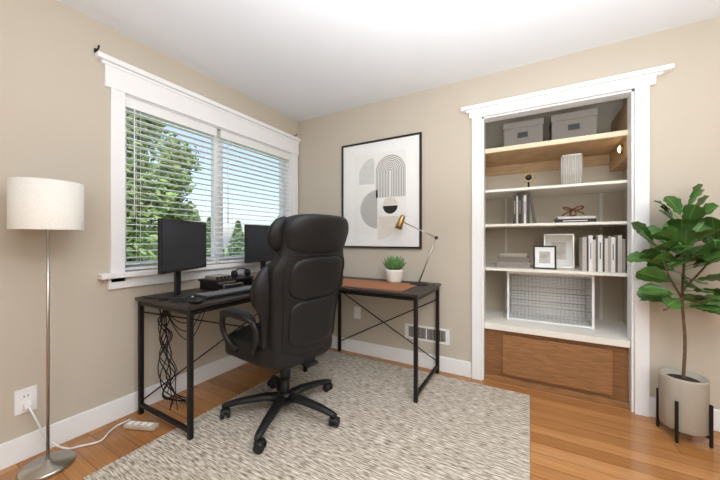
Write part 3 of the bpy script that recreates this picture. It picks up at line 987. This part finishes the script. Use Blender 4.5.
# ------------------------------------------------------------------ fiddle leaf fig
fg = thing('fiddle_leaf_fig', 'fiddle leaf fig in a greige planter on a dark stand', 'potted plant', (.762, 2.405, 0))
finish('planter', MB().lathe([(0, .06), (.094, .06), (.098, .066), (.1, .34), (.1, .352), (.093, .352), (.091, .33), (0, .32)], 48), mat('greige_planter', (178, 171, 158), .6, var=.03, bump=.05), fg)
k = MB()
for i in range(4):
    a = pi / 4 + i * pi / 2 + .25
    ca, sa = math.cos(a), math.sin(a)
    k.bar((.107 * ca, .107 * sa, .0005), (.107 * ca, .107 * sa, .23), .013)
for i in range(2):
    a = pi / 4 + i * pi / 2 + .25
    ca, sa = math.cos(a), math.sin(a)
    k.bar((-.105 * ca, -.105 * sa, .052), (.105 * ca, .105 * sa, .052), .013)
finish('plant_stand', k, M_blackmetal, fg)
finish('soil', MB().lathe([(0, .333), (.0915, .326)], 24), M_soil, fg)
tk = MB()
trunk = catmull([(0, 0, .32), (.006, -.006, .55), (-.004, 0, .80), (.008, .004, 1.05), (0, 0, 1.27)], 6)
tk.tube(trunk, [.0085 - .004 * i / (len(trunk) - 1) for i in range(len(trunk))], 10)
brs = [[(0, 0, .78), (-.07, -.04, .92), (-.12, -.06, 1.08)], [(0, 0, .84), (.08, -.04, .99), (.13, -.06, 1.12)], [(0, 0, .88), (-.02, -.07, .98), (-.03, -.11, 1.1)]]
for b_ in brs:
    pts = catmull(b_, 5)
    tk.tube(pts, [.006 - .003 * i / (len(pts) - 1) for i in range(len(pts))], 8)
finish('trunk', tk, M_bark, fg)
lf = MB()
def leaf(base, dirv, L, Wd, droop, roll):
    d_ = Vector(dirv).normalized()
    side = d_.cross(Vector((0, 0, 1)))
    side = side.normalized() if side.length > .05 else Vector((1, 0, 0))
    side = Matrix.Rotation(roll, 3, d_) @ side
    rows = []
    n = 9
    pos = Vector(base)
    for i in range(n + 1):
        s_ = i / n
        cur = (d_ + Vector((0, 0, -1)) * droop * s_ * s_).normalized()
        if i > 0:
            pos = pos + cur * (L / n)
        prof = [0.03, .34, .56, .70, .82, .94, 1.0, .94, .72, .06][i]
        w_ = Wd / 2 * prof
        nn = side.cross(cur).normalized()
        wave = .005 * math.sin(i * 2.4)
        rows.append([lf.bm.verts.new(pos + side * w_ * q + nn * (abs(q) * w_ * .2 + (wave if abs(q) > .9 else 0))) for q in (-1, -.55, -.04, .04, .55, 1)])
    for A, B in zip(rows, rows[1:]):
        for k_ in range(5):
            f_ = lf.bm.faces.new([A[k_], A[k_ + 1], B[k_ + 1], B[k_]])
            f_.smooth = True
            f_.material_index = 1 if k_ == 2 else 0
rd = random.Random(33)
NL = 74
for i in range(NL):
    t = i / (NL - 1)
    z = .74 + .53 * t
    a = i * 2.399 + rd.uniform(-.3, .3)
    elev = -.1 + .95 * t + rd.uniform(-.2, .35)
    if i % 2 == 0 and z > .84:
        b_ = brs[(i // 2) % 3]
        q = rd.uniform(.55, 1)
        base = Vector((b_[2][0] * q, b_[2][1] * q, b_[2][2] - (1 - q) * .3))
    else:
        base = Vector((0, 0, z))
    dv_ = Vector((math.cos(a) * math.cos(elev), math.sin(a) * math.cos(elev), math.sin(elev)))
    if dv_.y > 0:
        dv_.y *= .3
    pb = base + dv_ * rd.uniform(.03, .075)
    L = rd.uniform(.125, .175) * (1.0 - .15 * t)
    while pb.y + dv_.normalized().y * L > .14:
        L *= .85
    leaf(pb, dv_, L, L * rd.uniform(.66, .78), rd.uniform(.1, .6), rd.uniform(-1.0, 1.0))
    lf.tube([base, pb], .0026, 5, mi=1)
finish('foliage', lf, [M_green, M_vein], fg)

# ------------------------------------------------------------------ lights
def area(name, loc, rot, size, energy, color=(1, 1, 1), sy=None):
    l = bpy.data.lights.new(name, 'AREA')
    l.energy = energy
    l.size = size
    l.color = color
    if sy:
        l.shape = 'RECTANGLE'; l.size_y = sy
    o = bpy.data.objects.new(name, l)
    COL.objects.link(o)
    o.location = loc
    o.rotation_euler = rot
    return o
area('ceiling_light', (.4, .3, 2.40), (0, 0, 0), 1.3, 30, (.94, .97, 1))
area('bounce_flash', (.2, .5, 1.3), (pi, 0, 0), 1.3, 72, (.91, .955, 1))
area('added_fill', (1.2, -1.2, 1.8), (math.radians(74), 0, math.radians(22)), 1.4, 25, (.95, .98, 1))  # added soft fill behind the camera for bounced flash, no fixture there
sun = bpy.data.lights.new('sun', 'SUN'); sun.energy = 4.4; sun.angle = .03; sun.color = (1, .96, .9)
so = bpy.data.objects.new('sun', sun); COL.objects.link(so)
so.rotation_euler = (math.radians(30), math.radians(42), 0)

wd = bpy.data.worlds.new('World'); bpy.context.scene.world = wd
wd.use_nodes = True
nt = wd.node_tree
bg = nt.nodes['Background']
sky = nt.nodes.new('ShaderNodeTexSky')
try:
    sky.sky_type = 'NISHITA'
    sky.sun_disc = False
    sky.sun_elevation = math.radians(42)
    sky.sun_rotation = math.radians(90)
    sky.air_density = 1.0
    sky.dust_density = 2.0
except Exception:
    pass
mxw = nt.nodes.new('ShaderNodeMixRGB')
mxw.inputs[0].default_value = .35
mxw.inputs[2].default_value = (2.7, 3.1, 3.7, 1)
nt.links.new(sky.outputs[0], mxw.inputs[1])
nt.links.new(mxw.outputs[0], bg.inputs[0])
bg.inputs[1].default_value = .30

# ------------------------------------------------------------------ camera
cam = bpy.data.cameras.new('camera')
cam.lens = 15.0
cam.sensor_width = 36
cam.shift_y = -.0014
cam.clip_start = .02
co = bpy.data.objects.new('camera', cam)
COL.objects.link(co)
co.location = (0, 0, 1.13)
co.rotation_euler = (pi / 2, 0, math.radians(29.54))
bpy.context.scene.camera = co
